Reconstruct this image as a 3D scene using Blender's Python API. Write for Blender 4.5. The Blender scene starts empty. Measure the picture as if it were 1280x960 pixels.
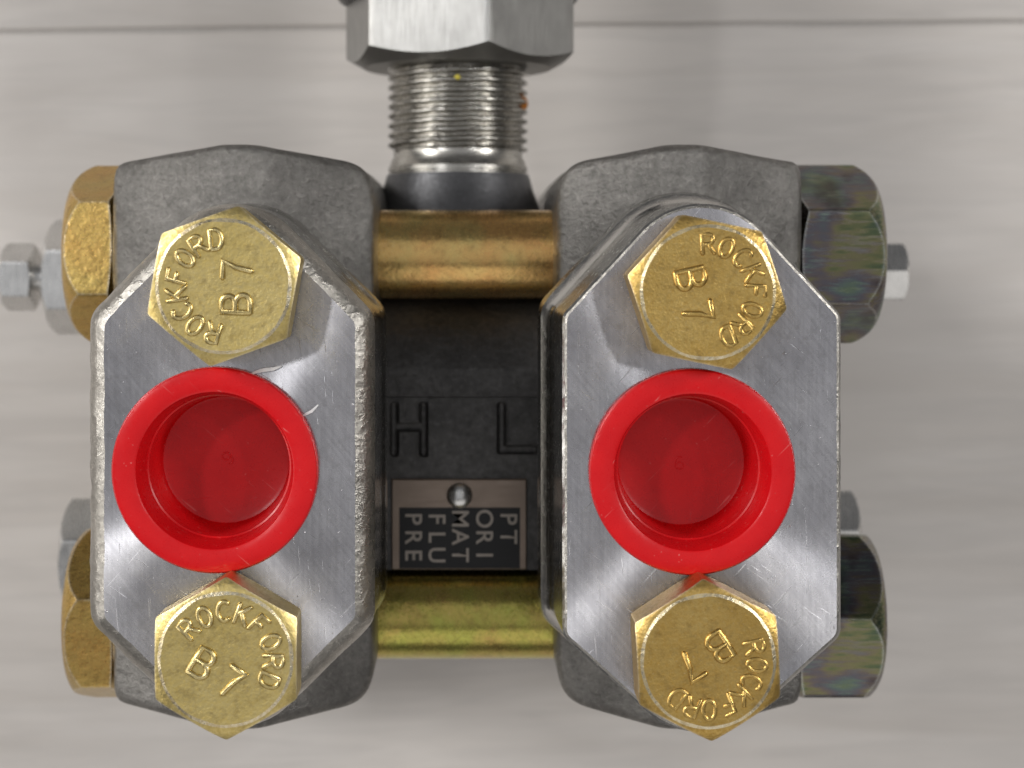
import bpy, bmesh, math, random
from mathutils import Vector, Matrix, noise
random.seed(7)
U = 0.001                       # all builder dimensions are millimetres
BASE = 112.0                    # height of the adapter faces above the table (mm)
FACE_D = 200.0                  # lens to adapter face (mm)
scene = bpy.context.scene
COL = scene.collection
PI = math.pi

# ------------------------------------------------------------------ camera
cam_d = bpy.data.cameras.new('camera')
cam = bpy.data.objects.new('camera', cam_d); COL.objects.link(cam)
cam.location = (0, 0, (BASE + FACE_D) * U)
cam.rotation_euler = (0, 0, 0)
cam_d.sensor_width = 36.0
cam_d.lens = 63.0
cam_d.shift_x = 55 / 1280
cam_d.shift_y = -140 / 1280
cam_d.clip_start = 0.005
cam_d.clip_end = 20
cam_d.dof.use_dof = True
cam_d.dof.focus_distance = 0.203
cam_d.dof.aperture_fstop = 31.0
scene.camera = cam

# ------------------------------------------------------------------ world, lamps, exposure
w = bpy.data.worlds.new('World'); scene.world = w; w.use_nodes = True
bg = w.node_tree.nodes['Background']
bg.inputs['Color'].default_value = (0.93, 0.93, 0.95, 1)
bg.inputs['Strength'].default_value = 0.12

def area(name, direction, dist, sx, sy, power, col):
    d = bpy.data.lights.new(name, 'AREA'); d.shape = 'RECTANGLE'
    d.size = sx; d.size_y = sy; d.energy = power; d.color = col
    o = bpy.data.objects.new(name, d); COL.objects.link(o)
    v = Vector(direction).normalized()
    o.location = v * dist + Vector((0, -0.02, 0.1))
    o.rotation_euler = v.to_track_quat('Z', 'Y').to_euler()
    return o
area('ceiling_lamp_overhead', (-0.48, 0.22, 0.85), 1.4, 0.12, 0.075, 2.2, (0.98, 0.985, 1.0))
area('ceiling_lamp_overhead_far', (0.50, 0.20, 0.84), 1.5, 0.11, 0.075, 1.3, (0.98, 0.985, 1.0))
area('ceiling_lamp_left_low', (-0.74, 0.40, 0.54), 1.4, 0.36, 0.26, 8.8, (1.0, 0.985, 0.96))
area('ceiling_lamp_far_side', (0.76, 0.30, 0.57), 1.5, 0.34, 0.24, 8.4, (1.0, 0.985, 0.96))
area('near_side_fill', (0.10, -0.78, 0.60), 1.5, 1.7, 1.1, 4.0, (1.0, 0.965, 0.93))  # broad soft fill added in front, evens out table and lower parts
area('ceiling_bounce', (0.0, 0.12, 1.0), 2.0, 2.4, 2.2, 6.0, (0.97, 0.975, 1.0))
area('left_side_fill', (-0.92, -0.10, 0.38), 1.6, 1.2, 0.7, 8.0, (1.0, 0.97, 0.93))  # broad low side light added from the left for rims, cap rings and table

vs = scene.view_settings
vs.view_transform = 'Standard'; vs.look = 'None'; vs.exposure = 0.0; vs.gamma = 1.0
vs.use_curve_mapping = False
scene.render.engine = 'CYCLES'
scene.cycles.use_denoising = True
scene.cycles.max_bounces = 8

# ------------------------------------------------------------------ material helpers
class Mat:
    def __init__(s, name):
        s.m = bpy.data.materials.new(name); s.m.use_nodes = True
        s.nt = s.m.node_tree; s.p = s.nt.nodes['Principled BSDF']
        tc = s.nt.nodes.new('ShaderNodeTexCoord')
        mp = s.nt.nodes.new('ShaderNodeMapping'); mp.inputs['Scale'].default_value = (1000, 1000, 1000)
        s.nt.links.new(tc.outputs['Object'], mp.inputs['Vector']); s.co = mp.outputs['Vector']
    def new(s, t, **k):
        n = s.nt.nodes.new(t)
        for a, b in k.items(): setattr(n, a, b)
        return n
    def link(s, a, b): s.nt.links.new(a, b)
    def set(s, **k):
        for a, b in k.items():
            a = a.replace('_', ' ')
            for key in s.p.inputs.keys():
                if key.lower() == a.lower(): s.p.inputs[key].default_value = b
        return s
    def scaled(s, sc, rot=(0, 0, 0)):
        mp = s.new('ShaderNodeMapping'); mp.inputs['Scale'].default_value = sc; mp.inputs['Rotation'].default_value = rot
        s.link(s.co, mp.inputs['Vector']); return mp.outputs['Vector']
    def noise(s, scale, detail=4, rough=0.55, vec=None, dist=0.0):
        n = s.new('ShaderNodeTexNoise'); n.inputs['Scale'].default_value = scale
        n.inputs['Detail'].default_value = detail; n.inputs['Roughness'].default_value = rough
        n.inputs['Distortion'].default_value = dist
        s.link(vec if vec is not None else s.co, n.inputs['Vector']); return n.outputs['Fac']
    def voronoi(s, scale, vec=None, feature='F1'):
        n = s.new('ShaderNodeTexVoronoi', feature=feature); n.inputs['Scale'].default_value = scale
        s.link(vec if vec is not None else s.co, n.inputs['Vector']); return n.outputs['Distance']
    def ramp(s, fac, stops):
        r = s.new('ShaderNodeValToRGB'); e = r.color_ramp.elements
        while len(e) < len(stops): e.new(0.5)
        for i, (p, c) in enumerate(stops):
            e[i].position = p
            e[i].color = (c, c, c, 1) if not hasattr(c, '__len__') else (*c, 1)
        s.link(fac, r.inputs['Fac']); return r.outputs['Color']
    def mix(s, fac, a, b, blend='MIX'):
        n = s.new('ShaderNodeMix', data_type='RGBA', blend_type=blend)
        for sock, v in ((n.inputs[0], fac), (n.inputs[6], a), (n.inputs[7], b)):
            if hasattr(v, 'is_output') or isinstance(v, bpy.types.NodeSocket): s.link(v, sock)
            else: sock.default_value = v if not hasattr(v, '__len__') else (*v, 1)
        return n.outputs[2]
    def math(s, op, a, b=0.0, clamp=False):
        n = s.new('ShaderNodeMath', operation=op, use_clamp=clamp)
        for i, v in enumerate((a, b)):
            if isinstance(v, bpy.types.NodeSocket): s.link(v, n.inputs[i])
            else: n.inputs[i].default_value = v
        return n.outputs[0]
    def bump(s, height, dist_mm, strength=1.0, prev=None):
        b = s.new('ShaderNodeBump'); b.inputs['Strength'].default_value = strength
        b.inputs['Distance'].default_value = dist_mm * U
        s.link(height, b.inputs['Height'])
        if prev is not None: s.link(prev, b.inputs['Normal'])
        return b.outputs['Normal']
    def to(s, name, sock): s.link(sock, s.p.inputs[name])

def edge_wear(M, radius_mm, lo=0.02, hi=0.12):
    b = M.new('ShaderNodeBevel', samples=4); b.inputs['Radius'].default_value = radius_mm * U
    g = M.new('ShaderNodeNewGeometry')
    d = M.new('ShaderNodeVectorMath', operation='DOT_PRODUCT'); M.link(b.outputs[0], d.inputs[0]); M.link(g.outputs['Normal'], d.inputs[1])
    e = M.math('SUBTRACT', 1.0, d.outputs['Value'])
    e = M.math('MULTIPLY', e, M.ramp(M.noise(1.3, 4, 0.7), [(0.3, 0.3), (0.65, 1.6)]))
    return M.ramp(e, [(lo, 0.0), (hi, 1.0)])

def scratch_fac(M, scale, rot, thr):
    """thin scratches: stretched noise, only its peaks"""
    r = M.scaled((1, 1, 1), (0, 0, rot))
    mp = M.new('ShaderNodeMapping'); mp.inputs['Scale'].default_value = (scale * 0.05, scale, scale); M.link(r, mp.inputs['Vector'])
    return M.ramp(M.noise(1.0, 2, 0.5, mp.outputs['Vector'], 0.3), [(thr, 0.0), (thr + 0.05, 1.0)])

def mat_zinc(name, c1, c2, c3, rough=0.34, amp=1.0, wear=0.0):
    M = Mat(name)
    oi = M.new('ShaderNodeObjectInfo'); ad = M.new('ShaderNodeVectorMath', operation='ADD')
    M.link(M.co, ad.inputs[0]); sh_ = M.math('MULTIPLY', oi.outputs['Random'], 53.0); M.link(sh_, ad.inputs[1]); M.co = ad.outputs[0]
    big = M.noise(0.16, 3, 0.6); fine = M.noise(2.6, 5, 0.7)
    col = M.mix(M.ramp(big, [(0.35, 0.0), (0.65, 1.0)]), c1, c2)
    col = M.mix(M.ramp(fine, [(0.42, 0.0), (0.68, 0.75)]), col, c3)
    speck = M.ramp(M.noise(5.0, 3, 0.6), [(0.62, 0.0), (0.72, 1.0)])
    col = M.mix(M.math('MULTIPLY', speck, 0.25), col, (0.86, 0.80, 0.62))
    col = M.mix(M.math('MULTIPLY', oi.outputs['Random'], 0.28), col, (0.50, 0.36, 0.12))
    dirt = M.ramp(M.noise(0.7, 6, 0.75), [(0.32, 1.0), (0.50, 0.0)])
    col = M.mix(M.math('MULTIPLY', dirt, 0.42), col, (0.16, 0.095, 0.035))
    if wear:
        col = M.mix(M.math('MULTIPLY', edge_wear(M, 0.45), wear), col, (0.80, 0.74, 0.60))
    M.to('Base Color', col); M.set(metallic=0.97)
    M.to('Roughness', M.ramp(fine, [(0.3, rough - 0.10), (0.75, rough + 0.16)]))
    n = M.bump(M.noise(3.2, 4, 0.65), 0.028 * amp, 1.0)
    n = M.bump(M.noise(0.8, 3, 0.6), 0.07 * amp, 1.0, n)
    M.to('Normal', n); return M.m

def mat_irid(name):
    """dark zinc passivate: tints drift smoothly over the steel, drawn out by the rolling marks"""
    M = Mat(name)
    st = M.noise(1.0, 4, 0.65, M.scaled((0.22, 2.4, 2.4)))
    a = M.noise(1.0, 2, 0.5, M.scaled((0.12, 0.085, 0.085)), 0.5)
    f = M.math('ADD', M.math('MULTIPLY', a, 0.70), M.math('MULTIPLY', st, 0.30))
    col = M.ramp(f, [(0.34, (0.13, 0.17, 0.17)), (0.40, (0.20, 0.26, 0.15)), (0.45, (0.40, 0.37, 0.20)), (0.49, (0.32, 0.26, 0.24)),
                     (0.53, (0.24, 0.22, 0.28)), (0.57, (0.24, 0.31, 0.31)), (0.62, (0.28, 0.36, 0.24)), (0.68, (0.46, 0.44, 0.32))])
    col = M.mix(M.ramp(st, [(0.52, 0.0), (0.72, 0.6)]), col, (0.46, 0.47, 0.45))
    patch = M.ramp(M.noise(1.0, 3, 0.6, M.scaled((0.16, 0.16, 0.16))), [(0.52, 0.0), (0.66, 0.75)])
    col = M.mix(patch, col, (0.10, 0.075, 0.08))
    col = M.mix(1.0, col, (0.52, 0.53, 0.50), 'MULTIPLY')
    w_ = edge_wear(M, 0.5)
    col = M.mix(M.math('MULTIPLY', w_, 0.85), col, (0.60, 0.61, 0.59))
    M.to('Base Color', col); M.set(metallic=1.0)
    M.to('Roughness', M.ramp(st, [(0.3, 0.18), (0.7, 0.32)]))
    M.to('Normal', M.bump(M.noise(2.0, 4, 0.7, M.scaled((0.6, 2.2, 2.2))), 0.035, 0.7))
    return M.m

def mat_cast(name, base, amp=0.22, metallic=0.85, rough=0.42, scale=1.7):
    M = Mat(name)
    g = M.noise(scale, 6, 0.72); b = M.noise(0.12, 3, 0.6)
    col = M.mix(M.ramp(b, [(0.3, 0.0), (0.7, 1.0)]), tuple(x * 0.58 for x in base), base)
    col = M.mix(M.ramp(g, [(0.34, 0.55), (0.50, 0.0)]), col, tuple(x * 0.45 for x in base))  # relief shade put into the colour: pits darkened where bump alone looks flat
    col = M.mix(M.ramp(g, [(0.54, 0.0), (0.74, 0.32)]), col, tuple(min(0.9, x * 1.9) for x in base))  # rubbed peaks lightened, also painted highlights on the relief
    M.to('Base Color', col); M.set(metallic=metallic)
    M.to('Roughness', M.ramp(g, [(0.3, rough + 0.12), (0.7, rough - 0.05)]))
    n = M.bump(g, amp, 1.0)
    n = M.bump(M.noise(0.3, 3, 0.5), amp * 1.5, 1.0, n)
    M.to('Normal', n); return M.m

AR = 0.0
def mat_faced(name, cx, cy):
    """lathe-faced steel: grooves run round the port, so the gloss is stretched across them"""
    M = Mat(name)
    sub = M.new('ShaderNodeVectorMath', operation='SUBTRACT'); sub.inputs[1].default_value = (cx, cy, 0)
    M.link(M.co, sub.inputs[0])
    crs = M.new('ShaderNodeVectorMath', operation='CROSS_PRODUCT'); crs.inputs[0].default_value = (0, 0, 1)
    M.link(sub.outputs[0], crs.inputs[1])
    nrm = M.new('ShaderNodeVectorMath', operation='NORMALIZE'); M.link(crs.outputs[0], nrm.inputs[0])
    M.to('Tangent', nrm.outputs[0])
    big = M.noise(0.14, 4, 0.6); mid = M.noise(0.9, 5, 0.7)
    col = M.mix(M.ramp(big, [(0.3, 0.0), (0.7, 1.0)]), (0.46, 0.45, 0.47), (0.66, 0.65, 0.67))
    col = M.mix(M.ramp(mid, [(0.28, 0.35), (0.46, 0.0)]), col, (0.28, 0.265, 0.26))
    s1 = scratch_fac(M, 3.2, 0.6, 0.71); s2 = scratch_fac(M, 2.8, -0.85, 0.72); s3 = scratch_fac(M, 3.6, 1.5, 0.69)
    sc = M.math('MAXIMUM', M.math('MAXIMUM', s1, s2), s3)
    col = M.mix(M.math('MULTIPLY', sc, 0.30), col, (0.78, 0.78, 0.80))
    M.to('Base Color', col)
    M.set(metallic=1.0, anisotropic=1.0, anisotropic_rotation=AR)
    M.to('Roughness', M.math('ADD', M.ramp(mid, [(0.3, 0.29), (0.7, 0.25)]), M.math('MULTIPLY', sc, 0.18)))
    r1 = M.scaled((1, 1, 1), (0, 0, 0.9)); mp1 = M.new('ShaderNodeMapping'); mp1.inputs['Scale'].default_value = (0.12, 2.6, 1); M.link(r1, mp1.inputs['Vector'])
    mp2 = M.new('ShaderNodeMapping'); mp2.inputs['Scale'].default_value = (2.4, 0.14, 1); M.link(M.co, mp2.inputs['Vector'])
    br = M.math('ADD', M.noise(1.0, 3, 0.6, mp1.outputs['Vector']), M.noise(1.0, 3, 0.6, mp2.outputs['Vector']))
    col = M.mix(M.ramp(M.math('MULTIPLY', br, 0.5), [(0.40, 0.0), (0.62, 0.40)]), col, (0.30, 0.295, 0.31))
    M.to('Base Color', col)
    speck = M.ramp(M.noise(1.6, 2, 0.5), [(0.74, 0.0), (0.78, 1.0)])
    n = M.bump(speck, 0.06, 0.8)
    n = M.bump(sc, 0.014, 0.5, n)
    n = M.bump(M.noise(0.25, 2, 0.5), 0.02, 0.5, n)
    M.to('Normal', n)
    return M.m

def mat_steel(name, base, rough, brush=(0.3, 0.3, 4.0), amp=0.02, metallic=1.0):
    M = Mat(name)
    f = M.noise(1.0, 4, 0.6, M.scaled(brush)); b = M.noise(0.2, 3, 0.6)
    M.to('Base Color', M.mix(M.ramp(b, [(0.3, 0.0), (0.7, 1.0)]), tuple(x * 0.82 for x in base), base))
    M.set(metallic=metallic)
    M.to('Roughness', M.ramp(f, [(0.3, rough - 0.06), (0.7, rough + 0.10)]))
    M.to('Normal', M.bump(f, amp, 0.8)); return M.m

def mat_plain(name, col, rough, metallic=0.0, **k):
    M = Mat(name); M.set(metallic=metallic, **k)
    f = M.noise(1.2, 4, 0.6)
    M.to('Base Color', M.mix(M.ramp(f, [(0.35, 0.0), (0.65, 1.0)]), tuple(x * 0.86 for x in col), col))
    M.set(roughness=rough)
    M.to('Normal', M.bump(f, 0.02, 0.5)); return M.m

def mat_red():
    M = Mat('red_polyethylene')
    f = M.noise(0.25, 3, 0.6)
    col = M.mix(M.ramp(f, [(0.3, 0.0), (0.7, 1.0)]), (0.56, 0.004, 0.008), (0.63, 0.007, 0.010))
    sc = M.math('MAXIMUM', scratch_fac(M, 3.0, 1.1, 0.70), M.ramp(M.noise(2.2, 2, 0.5), [(0.73, 0.0), (0.77, 1.0)]))
    M.to('Base Color', M.mix(M.math('MULTIPLY', sc, 0.35), col, (0.85, 0.30, 0.28)))
    M.to('Roughness', M.ramp(M.noise(1.5, 4, 0.7), [(0.3, 0.24), (0.7, 0.36)]))
    M.set(specular_ior_level=0.32, subsurface_weight=0.0, subsurface_scale=0.002, subsurface_radius=(1.0, 0.2, 0.1))
    n = M.bump(M.noise(0.5, 3, 0.5), 0.06, 0.5)
    n = M.bump(scratch_fac(M, 2.5, 0.3, 0.70), 0.03, 0.4, n)
    M.to('Normal', n); return M.m

def mat_wood():
    M = Mat('grey_wood_laminate')
    a = M.noise(1.0, 5, 0.6, M.scaled((0.009, 0.07, 0.07)), 0.9)
    b = M.noise(1.0, 5, 0.65, M.scaled((0.03, 0.30, 0.30)), 0.8)
    c = M.noise(0.02, 3, 0.5)
    col = M.ramp(a, [(0.30, (0.51, 0.472, 0.437)), (0.50, (0.585, 0.548, 0.514)), (0.72, (0.64, 0.605, 0.573))])
    col = M.mix(M.ramp(b, [(0.36, 0.38), (0.56, 0.0)]), col, (0.46, 0.433, 0.41))
    col = M.mix(M.ramp(c, [(0.40, 0.0), (0.70, 0.5)]), col, (0.48, 0.45, 0.425))
    M.to('Base Color', col); M.set(roughness=0.42)
    M.to('Normal', M.bump(b, 0.03, 0.5)); return M.m

MT = dict(
    zinc=mat_zinc('yellow_zinc', (0.56, 0.37, 0.11), (0.63, 0.44, 0.15), (0.42, 0.25, 0.055), 0.37, 1.1, 0.5),
    zinc_pale=mat_zinc('yellow_zinc_pale', (0.70, 0.56, 0.24), (0.64, 0.50, 0.19), (0.56, 0.42, 0.13), 0.38, 0.8, 0.5),
    zinc_letter=mat_zinc('yellow_zinc_letter', (0.66, 0.44, 0.14), (0.70, 0.49, 0.17), (0.50, 0.31, 0.07), 0.30, 0.6),
    zinc_pale_letter=mat_zinc('yellow_zinc_pale_letter', (0.80, 0.67, 0.36), (0.76, 0.62, 0.28), (0.66, 0.51, 0.20), 0.30, 0.5),
    zinc_worn=mat_zinc('worn_zinc', (0.74, 0.68, 0.52), (0.66, 0.56, 0.36), (0.68, 0.51, 0.23), 0.30, 1.0),
    orange=mat_zinc('orange_zinc', (0.50, 0.28, 0.075), (0.48, 0.34, 0.10), (0.58, 0.41, 0.14), 0.27, 1.0, 0.8),
    bar=mat_zinc('copper_gold_shank', (0.76, 0.42, 0.15), (0.70, 0.54, 0.20), (0.74, 0.48, 0.18), 0.22, 0.6),
    bar_green=mat_zinc('green_gold_shank', (0.46, 0.46, 0.10), (0.56, 0.39, 0.12), (0.36, 0.35, 0.08), 0.22, 0.6),
    irid=mat_irid('iridescent_zinc'),
    cast=mat_cast('cast_steel', (0.25, 0.24, 0.225), 0.26, 0.97, 0.33, 1.35),
    rim=mat_cast('cast_rim', (0.48, 0.455, 0.415), 0.11, 0.98, 0.27, 1.2),
    lip=mat_steel('polished_edge', (0.55, 0.54, 0.52), 0.20, (1, 1, 1), 0.03),
    dark=mat_cast('shaded_casting', (0.12, 0.116, 0.113), 0.08, 0.8, 0.40, 1.2),  # capsule colour kept dark to stand for shade between the flanges
    base=mat_cast('dark_neck_base', (0.10, 0.10, 0.105), 0.05, 0.7, 0.34, 1.6),
    nut=mat_steel('brushed_stainless', (0.42, 0.415, 0.40), 0.42, (5.0, 0.25, 5.0), 0.03),
    thread=mat_steel('turned_stainless', (0.44, 0.425, 0.39), 0.25, (0.4, 5.0, 0.4), 0.02),
    plug=mat_steel('plug_stainless', (0.74, 0.735, 0.72), 0.26, (4.0, 0.5, 0.5), 0.01),
    plate=mat_steel('plate_metal', (0.34, 0.27, 0.22), 0.42, (0.3, 3.0, 3.0), 0.01),
    black=mat_plain('black_print', (0.006, 0.006, 0.007), 0.45),
    silver_print=mat_steel('bare_plate_letter', (0.36, 0.32, 0.28), 0.4, (1, 1, 1), 0.01),
    red=mat_red(), wood=mat_wood(),
    groove=mat_plain('dark_groove', (0.42, 0.40, 0.38), 0.8),
    grease=mat_plain('amber_grease', (0.42, 0.15, 0.02), 0.3),
    yellow=mat_plain('yellow_grease', (0.60, 0.50, 0.06), 0.4),
    white=mat_plain('white_plastic', (0.80, 0.80, 0.80), 0.4),
)

# ------------------------------------------------------------------ mesh helpers
def link(name, me, mats, parent=None, loc=(0, 0, 0), rot=(0, 0, 0)):
    o = bpy.data.objects.new(name, me); COL.objects.link(o)
    if len(me.materials) == 0:
        for m in (mats if isinstance(mats, (list, tuple)) else [mats]): me.materials.append(m)
    o.location = Vector(loc) * U; o.rotation_euler = rot
    if parent: o.parent = parent
    return o

def mesh(name, verts, faces, mi=None, sharp=32.0):
    me = bpy.data.meshes.new(name)
    me.from_pydata([tuple(c * U for c in v) for v in verts], [], faces)
    if mi: me.polygons.foreach_set('material_index', mi)
    bm = bmesh.new(); bm.from_mesh(me)
    bmesh.ops.remove_doubles(bm, verts=bm.verts, dist=1e-7)
    bmesh.ops.recalc_face_normals(bm, faces=bm.faces)
    bm.to_mesh(me); bm.free()
    me.shade_smooth()
    me.set_sharp_from_angle(angle=math.radians(sharp))
    if mi and max(mi) != min(mi):
        bm = bmesh.new(); bm.from_mesh(me)
        for e in bm.edges:
            if len(e.link_faces) == 2 and e.link_faces[0].material_index != e.link_faces[1].material_index: e.smooth = False
        bm.to_mesh(me); bm.free()
    return me

AX = {'Z': lambda a, b, h: (a, b, h), 'X': lambda a, b, h: (h, a, b), 'Y': lambda a, b, h: (b, h, a)}

def rings_mesh(name, rings, axis='Z', band_mat=None, sharp=32.0, close=True, cap0=True, cap1=True):
    """rings: list of lists of (a, b, h) with equal counts"""
    f = AX[axis]; n = len(rings[0]); V = []; F = []; mi = []
    for r in rings: V += [f(*p) for p in r]
    for j in range(len(rings) - 1):
        for i in range(n):
            k = (i + 1) % n
            F.append((j * n + i, j * n + k, (j + 1) * n + k, (j + 1) * n + i))
            mi.append(band_mat[j] if band_mat else 0)
    for cap, j in ((cap0, 0), (cap1, len(rings) - 1)):
        if cap:
            c = len(V); r = rings[j]
            V.append(f(sum(p[0] for p in r) / n, sum(p[1] for p in r) / n, sum(p[2] for p in r) / n))
            for i in range(n): F.append((j * n + i, j * n + (i + 1) % n, c)); mi.append(band_mat[min(j, len(band_mat) - 1)] if band_mat else 0)
    return mesh(name, V, F, mi, sharp)

def lathe(name, prof, axis='Z', n=96, band_mat=None, sharp=32.0, cap0=True, cap1=True):
    rings = [[(r * math.cos(2 * PI * i / n), r * math.sin(2 * PI * i / n), h) for i in range(n)] for r, h in prof]
    return rings_mesh(name, rings, axis, band_mat, sharp, True, cap0, cap1)

def hexr(phi, R, p=70.0):
    ap = R * math.cos(PI / 6); s = 0.0
    for k in range(6):
        c = math.cos(phi - PI / 6 - k * PI / 3) / ap
        if c > 0: s += c ** p if c * ap > 0.3 else 0
    return s ** (-1.0 / p)

def hex_mesh(name, R, h0, h1, rc0=None, t0=0.5, rc1=None, t1=0.5, axis='Z', n=240, p=90.0, ring=False, sharp=28.0, washer=0.0, dish=0.0):
    """hexagonal prism, corners cut by a cone at either end (rc = radius where the cone meets the end face)"""
    ap = R * math.cos(PI / 6)
    rc0 = rc0 or ap * 0.96; rc1 = rc1 or ap * 0.96
    ph = [2 * PI * i / n for i in range(n)]
    h = [hexr(a, R, p) for a in ph]
    def circ(r, z): return [(r * math.cos(a), r * math.sin(a), z) for a in ph]
    rings = []; bm = []
    if washer: rings += [circ(rc0, h0 - washer)]; bm += [0]
    rings += [circ(rc0, h0)]; bm += [0]
    rings += [[(hh * math.cos(a), hh * math.sin(a), h0 + max(0, hh - rc0) * t0) for a, hh in zip(ph, h)]]; bm += [0]
    def drop(r): return t1 * max(0.0, r - rc1) * (0.45 + 0.75 * max(0.0, r - rc1) / (R - rc1))
    for fr_ in (1.0, 0.7, 0.4):
        rings += [[((rc1 + (hh - rc1) * fr_) * math.cos(a), (rc1 + (hh - rc1) * fr_) * math.sin(a), h1 - drop(rc1 + (hh - rc1) * fr_)) for a, hh in zip(ph, h)]]; bm += [0]
    if ring:
        rings += [circ(rc1, h1 - 0.02)]; bm += [1]
        rings += [[((rc1 - 0.35 - 0.15 * noise.noise((a * 3, 1, R))) * math.cos(a), (rc1 - 0.35 - 0.15 * noise.noise((a * 3, 1, R))) * math.sin(a), h1 + 0.10) for a in ph]]; bm += [0]
        rings += [circ(rc1 * 0.80, h1 + 0.10 - dish * 0.4)]; bm += [0]
        rings += [circ(rc1 * 0.40, h1 + 0.10 - dish)]; bm += [0]
    else:
        rings += [circ(rc1, h1)]; bm += [0]
    return rings_mesh(name, rings, axis, bm, sharp)

def hull_outline(circles, n_arc=40):
    pts = []
    for (x, y, r) in circles:
        for i in range(n_arc * 2):
            a = PI * i / n_arc; pts.append((x + r * math.cos(a), y + r * math.sin(a)))
    pts = sorted(set(pts))
    def half(ps):
        o = []
        for p in ps:
            while len(o) >= 2 and (o[-1][0] - o[-2][0]) * (p[1] - o[-2][1]) - (o[-1][1] - o[-2][1]) * (p[0] - o[-2][0]) <= 0: o.pop()
            o.append(p)
        return o
    a = half(pts); b = half(pts[::-1])
    return a[:-1] + b[:-1]

def ray_outline(poly, cx, cy, angs):
    out = []
    m = len(poly)
    for a in angs:
        dx, dy = math.cos(a), math.sin(a); best = None
        for i in range(m):
            x1, y1 = poly[i][0] - cx, poly[i][1] - cy; x2, y2 = poly[(i + 1) % m][0] - cx, poly[(i + 1) % m][1] - cy
            ex, ey = x2 - x1, y2 - y1; den = dx * ey - dy * ex
            if abs(den) < 1e-12: continue
            t = (x1 * ey - y1 * ex) / den; s = (x1 * dy - y1 * dx) / den
            if t > 0 and -1e-9 <= s <= 1 + 1e-9 and (best is None or t > best): best = t
        out.append(best)
    return out

def W(z): return z + BASE
def tag(o, label=None, cat=None, group=None, kind=None):
    for k, v in (('label', label), ('category', cat), ('group', group), ('kind', kind)):
        if v: o[k] = v
    return o
def empty(name, loc=(0, 0, 0)):
    o = bpy.data.objects.new(name, None); COL.objects.link(o); o.location = Vector(loc) * U; o.empty_display_size = 0.01
    return o

# ------------------------------------------------------------------ the table: planks with an open joint
def plank_mesh(y0, y1, thick, seed):
    """long board lying along X with softly broken edges"""
    x0, x1, n = -700.0, 700.0, 280
    def edge(y, s, i):
        x = x0 + (x1 - x0) * i / n
        wob = noise.noise((x * 0.03, seed, y)) * 0.35 + noise.noise((x * 0.15, seed + 5, y)) * 0.15
        return x, y + s * wob
    V = []; F = []
    prof = [(0, -thick), (0, -0.9), (0.35, -0.25), (1.0, 0)]
    rows = []
    for i in range(n + 1):
        r = []
        for dy, z in prof: x, y = edge(y0, 1, i); r.append((x, y + dy, z))
        for dy, z in prof[::-1]: x, y = edge(y1, -1, i); r.append((x, y - dy, z))
        rows.append(r)
    m = len(rows[0])
    for r in rows: V += r
    for i in range(n):
        for j in range(m):
            k = (j + 1) % m
            F.append((i * m + j, i * m + k, (i + 1) * m + k, (i + 1) * m + j))
    F.append(tuple(range(m))); F.append(tuple(n * m + j for j in range(m)))
    return mesh('plank', V, F, None, 25)
tilt = math.radians(0.55)
tb = empty('table')
tag(tb, 'pale grey wood-look plank table top under the transmitter', 'table', None, 'structure')
sub = mesh('table_base', [(x, y, z) for z in (-40, -0.75) for x, y in ((-700, -560), (700, -560), (700, 640), (-700, 640))],
           [(0, 1, 2, 3), (4, 5, 6, 7), (0, 1, 5, 4), (1, 2, 6, 5), (2, 3, 7, 6), (3, 0, 4, 7)])
link('underlay', sub, MT['groove'], tb, (0, 0, 0), (0, 0, tilt))
for k, (a, b) in enumerate(((-560.0, -294), (-292.6, -126.0), (-124.6, 42.45), (42.85, 210.0), (211.4, 378), (379.4, 640.0))):
    link('plank', plank_mesh(a, b, 1.5, k * 3.1), MT['wood'], tb, (0, 0, 0), (0, 0, tilt))

# ------------------------------------------------------------------ the transmitter
tx = empty('pressure_transmitter')
tag(tx, 'steel differential pressure transmitter body with two bolted flanges, lying on the grey table', 'transmitter')
YC = -22.0                     # centre line of the ports
ZC = -67.0                     # axis of capsule and neck

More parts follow.
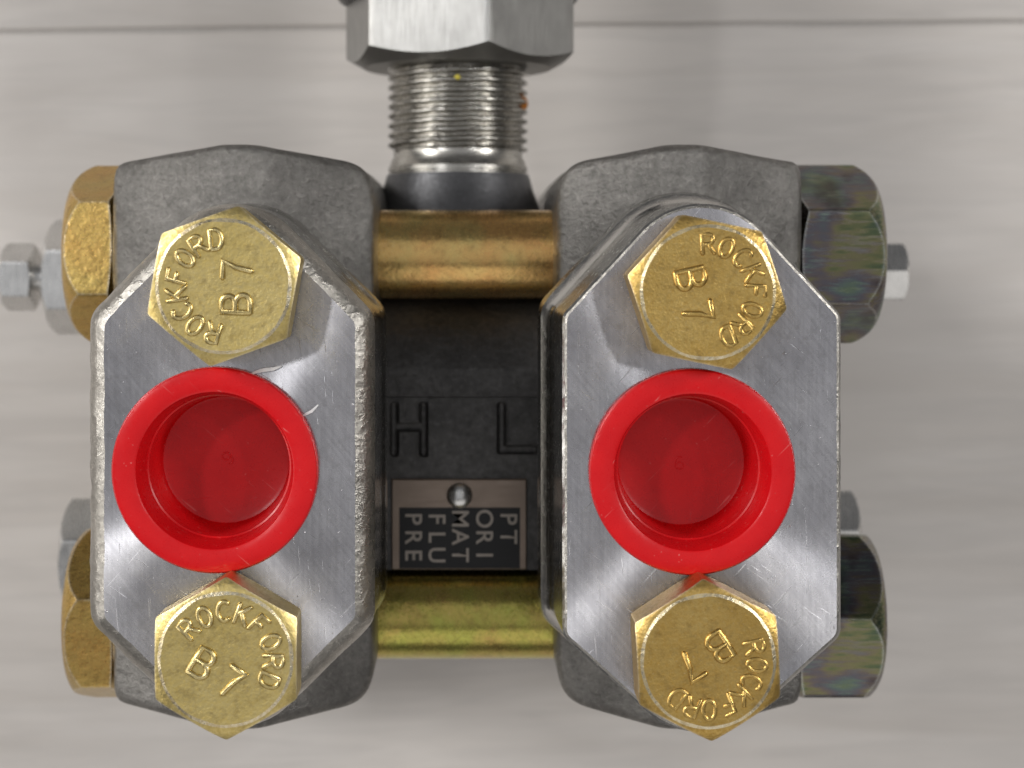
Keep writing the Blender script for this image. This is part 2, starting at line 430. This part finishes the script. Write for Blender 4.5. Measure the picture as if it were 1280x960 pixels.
# process flanges: rough castings with a faint central facet, rounded edges
def flange(cx, half, sgn):
    top, mid = 34.7, 36.6
    YC = -20.6
    ctrl = [(-half, 35.3), (-half + 0.5, top - .3), (-half + 1.5, top), (-3.2, mid - .2), (-2.2, mid), (2.2, mid), (3.6, mid - .3), (half - 3.0, top), (half - 1.4, top - .8), (half - .4, top - 2.4), (half, top - 4.5)]
    if sgn > 0: ctrl = [(-x, y) for x, y in ctrl[::-1]]
    poly = ctrl + [(x, -y) for x, y in ctrl[::-1]]
    n = 360
    angs = [2 * PI * i / n + 0.001 for i in range(n)]
    r = ray_outline(poly, 0, 0, angs)
    for _ in range(3): r = [0.25 * r[i - 1] + 0.5 * r[i] + 0.25 * r[(i + 1) % n] for i in range(n)]
    rings = []
    def zf(x): return -23.0 - 0.42 * max(0.0, abs(x - sgn * -0.5) - 2.8)
    def ring(inset, drop, flat=None):
        o = []
        for a, rr in zip(angs, r):
            q = rr - inset * (1.0 if rr - inset > 3 else 0.0)
            x, y = q * math.cos(a), q * math.sin(a)
            wob = 0.25 * noise.noise((x * 0.12 + cx, y * 0.12, inset))
            z = flat if flat is not None else zf(x) - drop + wob
            o.append((cx + x + wob * 0.6, YC + y + wob * 0.5, W(z)))
        return o
    rings += [ring(1.5, 0, -110.6), ring(0, 0, -108), ring(-0.3, 0, -80), ring(-0.2, 0, -50), ring(0.0, 0, -40)]
    R = 1.7
    for k in range(0, 7):
        t = k / 6 * PI / 2
        rings.append(ring(R * (1 - math.cos(t)), R * (1 - math.sin(t)) * 0.9))
    for s in (0.95, 0.88, 0.8, 0.7, 0.5, 0.25, 0.05):
        rings.append([(cx + (p[0] - cx) * s, YC + (p[1] - YC) * s, W(zf((p[0] - cx) * s))) for p in rings[11]])
    return rings_mesh('process_flange', rings, 'Z', None, 50)
FL, FR = -28.7, 27.0
fl = link('process_flange', flange(FL, 16.8, -1), MT['cast'], tx)
fr = link('process_flange', flange(FR, 15.7, 1), MT['cast'], tx)
for o in (fl, fr):     # feet touch the planks
    pass

# flange adapters
def adapter(cx, half, ytop, ybot, by, rb, pcx, levels, bands, rough_amp, rcor):
    circ = [(cx - half + rcor, ytop - rcor, rcor), (cx + half - rcor, ytop - rcor, rcor), (cx - half + rcor, ybot + rcor, rcor),
            (cx + half - rcor, ybot + rcor, rcor), (cx, by[0], rb), (cx, by[1], rb)]
    poly = hull_outline(circ)
    n = 480
    angs = [2 * PI * i / n for i in range(n)]
    px, py = pcx, YC
    rings = []
    for off, z in levels:
        pl = hull_outline([(x, y, max(0.05, q + off)) for x, y, q in circ]) if min(q + off for _, _, q in circ) > 0.05 else \
             hull_outline([(x - math.copysign(1, x - cx) * (0 if abs(x - cx) < 1 else max(0, -(q + off) + 0.05)), y - (0 if abs(x - cx) < 1 else math.copysign(1, y - YC) * max(0, -(q + off) + 0.05)), max(0.05, q + off)) for x, y, q in circ])
        rr = ray_outline(pl, px, py, angs)
        ring = []
        for a, q in zip(angs, rr):
            k = 0.0
            if rough_amp and -3 < z <= 0:
                k = rough_amp * (noise.noise((math.cos(a) * q * 0.35, math.sin(a) * q * 0.35, z * 1.2)) + 0.7 * noise.noise((math.cos(a) * q * 1.1, math.sin(a) * q * 1.1, z)))
            k *= 0.30 + 0.70 * max(0.0, -math.cos(a))
            ring.append((px + (q + k) * math.cos(a), py + (q + k) * math.sin(a), W(z + (k * 0.5 if z < -0.2 else 0))))
        rings.append(ring)
    ro = rings[-1]                       # face ring -> bore
    for s, z in ((0.5, 0), (1.0, 0)):
        rings.append([(px + (1 - s) * (p[0] - px) + s * 9.6 * math.cos(a), py + (1 - s) * (p[1] - py) + s * 9.6 * math.sin(a), W(0.0)) for p, a in zip(ro, angs)])
    rings.append([(px + 9.6 * math.cos(a), py + 9.6 * math.sin(a), W(-16)) for a in angs])
    return rings_mesh('flange_adapter', rings, 'Z', bands + [0, 0, 1], 30)
PL, PR = -28.0, 25.0
levL = [(-0.4, -23.4), (0.5, -22.0), (0.6, -17.0), (0.45, -16.0), (0.15, -15.2), (0.05, -8.0), (0, -2.6), (-0.45, -1.3), (-1.25, -0.4), (-2.1, 0.0)]
adL = link('flange_adapter', adapter(-26.6, 16.1, -2.9, -41.3, (-1.5, -42.3), 9.2, PL, levL, [1, 2, 2, 2, 2, 2, 1, 1, 1], 0.15, 3.2),
           [mat_faced('faced_steel', PL, YC), MT['rim'], MT['lip']], tx)
adL['label'] = 'flange adapter with a broad rough cast edge'
levR = [(1.2, -23.4), (2.2, -22.0), (2.3, -18.0), (2.0, -16.6), (1.4, -16.0), (1.0, -15.4), (0.7, -14.0), (0.25, -0.35), (0.0, -0.1), (-0.25, 0.0)]
adR = link('flange_adapter', adapter(26.1, 15.3, -3.9, -41.4, (-1.6, -42.2), 9.0, PR, levR, [2, 2, 2, 2, 2, 2, 2, 2, 1], 0.06, 1.6),
           [mat_faced('faced_steel', PR, YC), MT['rim'], MT['lip']], tx)
adR['label'] = 'flange adapter with a crisp polished edge'

# hex head bolts of the adapters, with raised lettering
def arc(cx, cy, rx, ry, a0, a1, n=10):
    return [(cx + rx * math.cos(math.radians(a0 + (a1 - a0) * i / n)), cy + ry * math.sin(math.radians(a0 + (a1 - a0) * i / n))) for i in range(n + 1)]
GL = {'R': [[(0, 0), (0, 1), (.3, 1)] + arc(.3, .75, .26, .25, 90, -90)[1:] + [(0, .5)], [(.3, .5), (.58, 0)]],
      'O': [arc(.3, .5, .3, .5, 90, 450, 22)],
      'C': [arc(.33, .5, .32, .5, 50, 310, 16)],
      'K': [[(0, 0), (0, 1)], [(.55, 1), (0, .42)], [(.18, .6), (.58, 0)]],
      'F': [[(0, 0), (0, 1), (.5, 1)], [(0, .53), (.4, .53)]],
      'D': [[(0, 0), (0, 1), (.25, 1)] + arc(.25, .5, .33, .5, 90, -90, 12)[1:] + [(0, 0)]],
      'B': [[(0, 0), (0, 1), (.3, 1)] + arc(.3, .76, .25, .24, 90, -90)[1:] + [(0, .52)], [(.3, .52)] + arc(.3, .26, .3, .26, 90, -90)[1:] + [(0, 0)]],
      '7': [[(0, 1), (.58, 1), (.36, .55), (.25, 0)]]}
def tube_pts(V, F, pts, r, ns=8):
    P = [Vector((x, y, 0)) for x, y in pts]
    if (P[0] - P[-1]).length > 1e-6:     # rounded tips
        d0 = (P[0] - P[1]).normalized(); d1 = (P[-1] - P[-2]).normalized()
        P = [P[0] + d0 * r * 0.8] + P + [P[-1] + d1 * r * 0.8]; rad = [r * 0.35] + [r] * (len(P) - 2) + [r * 0.35]
    else: rad = [r] * len(P)
    b = len(V); m = len(P)
    for i, p in enumerate(P):
        t = (P[min(i + 1, m - 1)] - P[max(i - 1, 0)]).normalized(); s = Vector((-t.y, t.x, 0))
        for k in range(ns):
            a = 2 * PI * k / ns
            q = p + s * (math.cos(a) * rad[i]) + Vector((0, 0, math.sin(a) * rad[i] * 0.9)); V.append(tuple(q))
    for i in range(m - 1):
        for k in range(ns):
            l = (k + 1) % ns
            F.append((b + i * ns + k, b + i * ns + l, b + (i + 1) * ns + l, b + (i + 1) * ns + k))
    F.append(tuple(b + k for k in range(ns))); F.append(tuple(b + (m - 1) * ns + k for k in range(ns)))
def letter_mesh(ch, h, wid, r):
    V, F = [], []
    for st in GL[ch]:
        tube_pts(V, F, [((x - .29) * wid, (y - .5) * h) for x, y in st], r)
    return mesh('letter', V, F, None, 60)
small = {(k, c): letter_mesh(c, 2.1, 2.2, 0.27) for c in 'ROCKFD' for k in ('zinc', 'zinc_pale')}
large = {(k, c): letter_mesh(c, 3.1, 3.2, 0.33) for c in 'B7' for k in ('zinc', 'zinc_pale')}
bolt_me = {}
def adapter_bolt(x, y, hexrot, up, spanr, zoff, key, tip, off):
    HT = 6.6
    if key not in bolt_me:
        bolt_me[key] = hex_mesh('adapter_bolt', 8.85, 0.5, HT, rc0=7.4, t0=0.3, rc1=7.35, t1=0.42, ring=True, washer=0.5, dish=0.12)
        bolt_me[key].materials.append(MT[key]); bolt_me[key].materials.append(MT['zinc_worn'])
    o = link('adapter_bolt', bolt_me[key], None, tx, (x, y, W(0.02)), (math.radians(tip[0]), math.radians(tip[1]), math.radians(hexrot)))
    def put(ch, me, rad, ang, rot, dx=0, dy=0):
        a = math.radians(ang - hexrot); lx, ly = rad * math.cos(a) + dx, rad * math.sin(a) + dy
        q = link('letter', me, MT[key + '_letter'], o, (lx, ly, HT + 0.06 + zoff), (0, 0, math.radians(rot - hexrot)))
    word = 'ROCKFORD'
    for i, c in enumerate(word):
        a = up + spanr / 2 - spanr * i / 7
        put(c, small[key, c], 5.2 + random.uniform(-.08, .08), a, a - 90 + random.uniform(-4, 4))
    u = math.radians(up - hexrot); rt = u - PI / 2
    for c, s in (('B', -1.85), ('7', 1.85)):
        put(c, large[key, c], 0, 0, up - 90, off * -math.cos(u) + s * math.cos(rt), off * -math.sin(u) + s * math.sin(rt))
    return o
adapter_bolt(-26.5, -1.5, 20, 178, 158, 0.03, 'zinc_pale', (0.6, 0.8), 1.4)
adapter_bolt(25.9, -2.1, 48, 12, 156, -0.10, 'zinc', (0.5, -0.6), 1.5)
adapter_bolt(-26.2, -41.9, 30, 57, 166, 0.03, 'zinc_pale', (-0.4, 0.5), 1.7)
adapter_bolt(25.9, -42.0, 33, -57, 148, -0.12, 'zinc', (0.3, 0.2), 0.6)

# flange bolts: shank across the gap, hex head at the left, nut at the right
BZ = -43.5
nutm = {}
def flange_bolt(y, z, ahead, anut, bar='bar', x_head=-45.7, x_nut=43.1):
    sh = lathe('shank', [(6.0, -50), (6.0, 53)], 'X', 64)
    b = link('flange_bolt', sh, MT[bar], tx, (0, y, W(z)))
    hd = hex_mesh('bolt_head', 12.2, 0.6, 7.4, rc0=10.2, t0=0.25, rc1=9.7, t1=0.85, axis='X', washer=0.5, p=120)
    hd.transform(Matrix.Scale(-1, 4, (1, 0, 0))); hd.flip_normals()
    link('bolt_head', hd, MT['orange'], b, (x_head, 0, 0), (math.radians(ahead), 0, 0))
    nt = hex_mesh('nut', 12.25, 0.0, 11.6, rc0=9.8, t0=0.5, rc1=9.8, t1=0.95, axis='X', p=70, sharp=24)
    link('nut', nt, MT['irid'], b, (x_nut, 0, 0), (math.radians(anut), 0, 0))
    return b
# angle of a hexagon corner, measured from +Y towards +Z
flange_bolt(YC + 24.4, BZ, 56, 3)
flange_bolt(YC - 24.4, BZ, 11, 23, 'bar_green')
flange_bolt(YC + 24.4, 2 * ZC - BZ, 20, 20)
flange_bolt(YC - 24.4, 2 * ZC - BZ, 10, 40)

# capsule between the flanges: casting with the slot's shade in its dark colour, stamped letters
def capsule():
    strokes = [((-9.95, -18.1), (-9.95, -24.4)), ((-5.95, -18.1), (-5.95, -24.4)), ((-9.95, -20.9), (-5.95, -20.9)),
               ((4.5, -18.1), (4.5, -24.0)), ((4.5, -24.0), (8.9, -24.0))]
    x0, x1, y0, y1 = -12.6, 11.7, -49.2, 5.2
    nx, ny = 130, 290
    def seg(px, py, a, b):
        dx, dy = b[0] - a[0], b[1] - a[1]; t = max(0, min(1, ((px - a[0]) * dx + (py - a[1]) * dy) / (dx * dx + dy * dy)))
        return math.hypot(px - a[0] - t * dx, py - a[1] - t * dy)
    V, F = [], []
    for j in range(ny + 1):
        for i in range(nx + 1):
            x = x0 + (x1 - x0) * i / nx; y = y0 + (y1 - y0) * j / ny
            zc = ZC + math.sqrt(max(0.0, 27.5 ** 2 - (y - YC) ** 2))
            if -40.2 < y < -16.75: z = -41.7
            else: z = min(zc, -41.0) if y > -16.75 else min(zc, -41.7)
            if -25.5 < y < -17 and z == -41.7:
                d = min(seg(x, y, a, b) for a, b in strokes)
                if d < 0.62: z -= 0.5 * (1 - (d / 0.62) ** 3)
                elif d < 0.95: z += 0.06 * (1 - (d - 0.62) / 0.33)
            V.append((x, y, W(z)))
    for j in range(ny):
        for i in range(nx):
            a = j * (nx + 1) + i; F.append((a, a + 1, a + nx + 2, a + nx + 1))
    # skirt down to the back
    per = [j * (nx + 1) for j in range(ny + 1)] + [ny * (nx + 1) + i for i in range(1, nx + 1)] + \
          [j * (nx + 1) + nx for j in range(ny - 1, -1, -1)] + [i for i in range(nx - 1, 0, -1)]
    s = len(V)
    for q in per: V.append((V[q][0], V[q][1], W(-100.0)))
    m = len(per)
    for k in range(m):
        l = (k + 1) % m; F.append((per[k], per[l], s + l, s + k))
    F.append(tuple(s + k for k in range(m)))
    return mesh('capsule', V, F, None, 40)
cap = link('capsule', capsule(), MT['dark'], tx)
def slab(name, x0, x1, y0, y1, z0, z1, b=0.15):
    def rect(i, z): return [(x0 + i, y0 + i, z), (x1 - i, y0 + i, z), (x1 - i, y1 - i, z), (x0 + i, y1 - i, z)]
    return rings_mesh(name, [rect(0, z0), rect(0, z1 - b), rect(b, z1)], 'Z', None, 20)
pl = link('name_plate', slab('name_plate', -10.3, 7.9, -40.1, -27.9, 0, 0.55), MT['plate'], tx, (0, 0, W(-41.75)))
link('print_panel', slab('print_panel', -9.25, 7.0, -39.9, -31.7, 0, 0.03, 0.01), MT['black'], pl, (0, 0, 0.551))
link('rivet', lathe('rivet', [(1.75, -0.2), (1.75, 0.15), (1.55, 0.62), (1.1, 0.95), (0.55, 1.12), (0.15, 1.16)], 'Z', 40, None, 60), MT['plug'], pl, (-1.15, -30.1, 0.5))
fcache = {}
def glyph(ch, size):
    if ch not in fcache:
        c = bpy.data.curves.new('glyph', 'FONT'); c.body = ch; c.size = size * U; c.offset = 0.010 * size * U
        c.align_x = 'CENTER'
        t = bpy.data.objects.new('glyph', c); COL.objects.link(t)
        me = bpy.data.meshes.new_from_object(t.evaluated_get(bpy.context.evaluated_depsgraph_get()))
        bpy.data.objects.remove(t); me.materials.clear(); fcache[ch] = me
    return fcache[ch]
for word, x in (('PT', 4.4), ('ORI', 1.15), ('MAT', -2.1), ('FLU', -5.25), ('PRE', -8.4)):
    for i, c in enumerate(word):
        link('letter', glyph(c, 3.2), MT['silver_print'], pl, (x, -33.2 - i * 2.45, 0.60), (0, 0, -PI / 2))

# neck: threaded stub with collar and dark base, hex union nut above
def neck():
    xc, zc = -1.5, ZC
    rows = []; n = 96
    def r_at(y, th):
        if y > 17.9:
            ph = (y / 1.42 - th / (2 * PI)) % 1.0
            tri = 1 - abs(2 * ph - 1)
            return 9.55 + 0.85 * min(1.0, max(0.0, tri * 1.5 - 0.2))
        return None
    prof = [(2.0, 13.6), (7.0, 13.2), (9.6, 12.1), (12.0, 11.2), (13.9, 10.7), (14.4, 10.55)]
    prof2 = [(14.45, 10.0), (14.75, 10.0), (14.8, 10.35), (15.5, 10.35), (15.6, 10.2), (16.4, 9.95), (17.0, 9.6), (17.9, 9.6)]
    rings = []; bm = []
    for y, r in prof + prof2: rings.append((y, r)); bm.append(0 if y < 14.4 else 1)
    ys = [17.9 + 0.11 * k for k in range(1, 150)]
    R = [[(r * math.cos(2 * PI * i / n), r * math.sin(2 * PI * i / n), y) for i in range(n)] for y, r in rings]
    for y in ys:
        R.append([((r_at(y, 2 * PI * i / n)) * math.cos(2 * PI * i / n), r_at(y, 2 * PI * i / n) * math.sin(2 * PI * i / n), y) for i in range(n)]); bm.append(1)
    me = rings_mesh('neck', R, 'Y', bm[:len(R) - 1], 50)
    return me
nk = link('neck', neck(), [MT['base'], MT['thread']], tx, (-1.5, 0, W(ZC)))
un = hex_mesh('union_nut', 17.7, 30.2, 60.0, rc0=13.9, t0=0.55, axis='Y', rc1=14.5, t1=0.5, p=130)
un_o = link('union_nut', un, MT['nut'], nk, (0, 0, 0), (0, math.radians(14.5), 0))
link('housing_collar', lathe('housing_collar', [(16.6, 40.2), (17.6, 40.2), (17.9, 40.6), (17.9, 75)], 'Y', 72), MT['base'], nk, (0, 0, 0))
def blob(name, rx, ry, rz, seed, mat, parent, loc):
    bm = bmesh.new(); bmesh.ops.create_icosphere(bm, subdivisions=3, radius=1.0)
    for v in bm.verts:
        k = 1 + 0.35 * noise.noise(v.co * 1.7 + Vector((seed, 0, 0)))
        v.co = Vector((v.co.x * rx * k * U, v.co.y * ry * k * U, v.co.z * rz * k * U))
    me = bpy.data.meshes.new(name); bm.to_mesh(me); bm.free(); me.shade_smooth()
    return link(name, me, mat, parent, loc)
blob('grease_smear', 0.75, 1.05, 0.9, 3.0, MT['grease'], nk, (9.7, 25.0, 1.2))
blob('grease_smear', 0.45, 0.35, 0.3, 8.0, MT['yellow'], nk, (0.0, 27.9, 10.4))

# vent screws and plugs behind the flange bolts
VZ = -78.0
def vent(x, y, out, Rb, hb, rotb, Rs=None, hs=None, rots=0, gap=0, both=True):
    sg = -1 if out < 0 else 1
    def mk(name, R, a, b, rot, mat, parent, loc):
        me = hex_mesh(name, R, a, b, rc0=R * 0.82, t0=0.4, rc1=R * 0.80, t1=0.5, axis='X', p=110)
        if sg < 0: me.transform(Matrix.Scale(-1, 4, (1, 0, 0))); me.flip_normals()
        return link(name, me, mat, parent, loc, (math.radians(rot), 0, 0))
    st = lathe('vent_plug', [(5.0, -sg * 14), (5.0, 0)], 'X', 40)
    v = link('vent_plug', st, MT['plug'], tx, (x, y, W(VZ)))
    mk('plug_head', Rb, 0.0, hb, rotb, MT['plug'], v, (-sg * 0.2, 0, 0))
    if Rs:
        sc = lathe('screw', [(2.2, 0), (2.2, sg * (hb + gap + 1))], 'X', 32)
        link('screw_stem', sc, MT['plug'], v, (0, 0, 0))
        mk('screw_head', Rs, hb + gap, hb + gap + hs, rots, MT['plug'], v, (0, 0, 0))
    return v
vent(-58.8, -0.8, -1, 9.0, 6.0, 3, 5.3, 4.9, 4, 2.1)
vent(-56.2, -43.8, -1, 9.0, 6.0, 8)
vent(56.4, 0.0, 1, 8.0, 5.0, 5, 4.9, 4.6, 28, 1.5)
vent(54.0, -41.0, 1, 7.6, 6.0, 15)
# stems of plugs reach into the castings
# ------------------------------------------------------------------ red protective caps
prof = [(9.3, -6), (9.4, -0.6), (11.3, 0.02), (11.45, 0.35), (11.45, 1.15), (11.25, 1.45), (10.9, 1.55), (9.0, 1.55), (8.75, 1.42), (8.6, 1.0),
        (8.25, -1.4), (8.12, -2.6), (7.95, -2.7), (7.55, -8.6), (7.35, -9.1), (6.9, -9.25), (3.0, -9.25), (0.3, -9.2)]
cm = lathe('protective_cap', prof, 'Z', 128, None, 40, cap0=False)
def cap_thing(x, y, tip, label):
    o = link('protective_cap', cm, MT['red'], None, (x, y, W(0.04)), tip)
    tag(o, label, 'cap', 'red plastic caps in the two ports')
    return o
c1 = cap_thing(-28.1, -22.0, (math.radians(0.8), math.radians(0.2), 0.4), 'red plastic cap in the port of the rough-edged adapter, above the H side')
c2 = cap_thing(24.9, -22.2, (math.radians(0.2), math.radians(-0.7), 1.9), 'red plastic cap in the port of the crisp-edged adapter, beside the letter L')
def nine():
    V, F = [], []
    tube_pts(V, F, [(x * 0.9, y * 0.9) for x, y in arc(0, .35, .5, .45, 0, 360, 18)], 0.10)
    tube_pts(V, F, [(x * 0.9, y * 0.9) for x, y in [(.5, .35)] + arc(0, -.1, .5, .7, 10, -120, 10)], 0.10)
    return mesh('embossed_mark', V, F, None, 60)
n9 = nine()
link('embossed_mark', n9, MT['red'], c1, (0.2, 0.1, -9.22), (0, 0, 0.3))
link('embossed_mark', n9, MT['red'], c2, (-0.1, 0.2, -9.25), (0, 0, 1.2))

# ------------------------------------------------------------------ plastic shavings beside the caps
def shaving(pts, wid, label, loc):
    V, F = [], []
    n = len(pts)
    for i, (x, y, z) in enumerate(pts):
        t = Vector(pts[min(i + 1, n - 1)]) - Vector(pts[max(i - 1, 0)]); s = Vector((-t.y, t.x, 0)).normalized() * wid * math.sin(PI * (i + 0.4) / n)
        for dz in (0, 0.06):
            for k in (-1, 1): V.append((x + s.x * k, y + s.y * k, z + dz))
    for i in range(n - 1):
        b = i * 4
        for p, q in ((0, 1), (1, 3), (3, 2), (2, 0)): F.append((b + p, b + q, b + 4 + q, b + 4 + p))
    F.append((0, 1, 3, 2)); F.append(((n - 1) * 4, (n - 1) * 4 + 1, (n - 1) * 4 + 3, (n - 1) * 4 + 2))
    o = link('plastic_shaving', mesh('plastic_shaving', V, F, None, 40), MT['white'], None, loc)
    tag(o, label, 'shaving', 'white plastic shavings by the left cap'); return o
shaving([(-1.7, -.4, .1), (-.9, -.1, .25), (0, .1, .3), (.9, .2, .25), (1.8, .5, .1)], 0.22, 'white plastic shaving between the red cap and the pale bolt head above it', (-22.6, -11.0, W(0.02)))
shaving([(-1, -.6, .05), (-.3, -.2, .25), (.3, .1, .25), (1, .8, .08)], 0.16, 'white curl of plastic lying right of the left red cap', (-17.7, -15.6, W(0.02)))
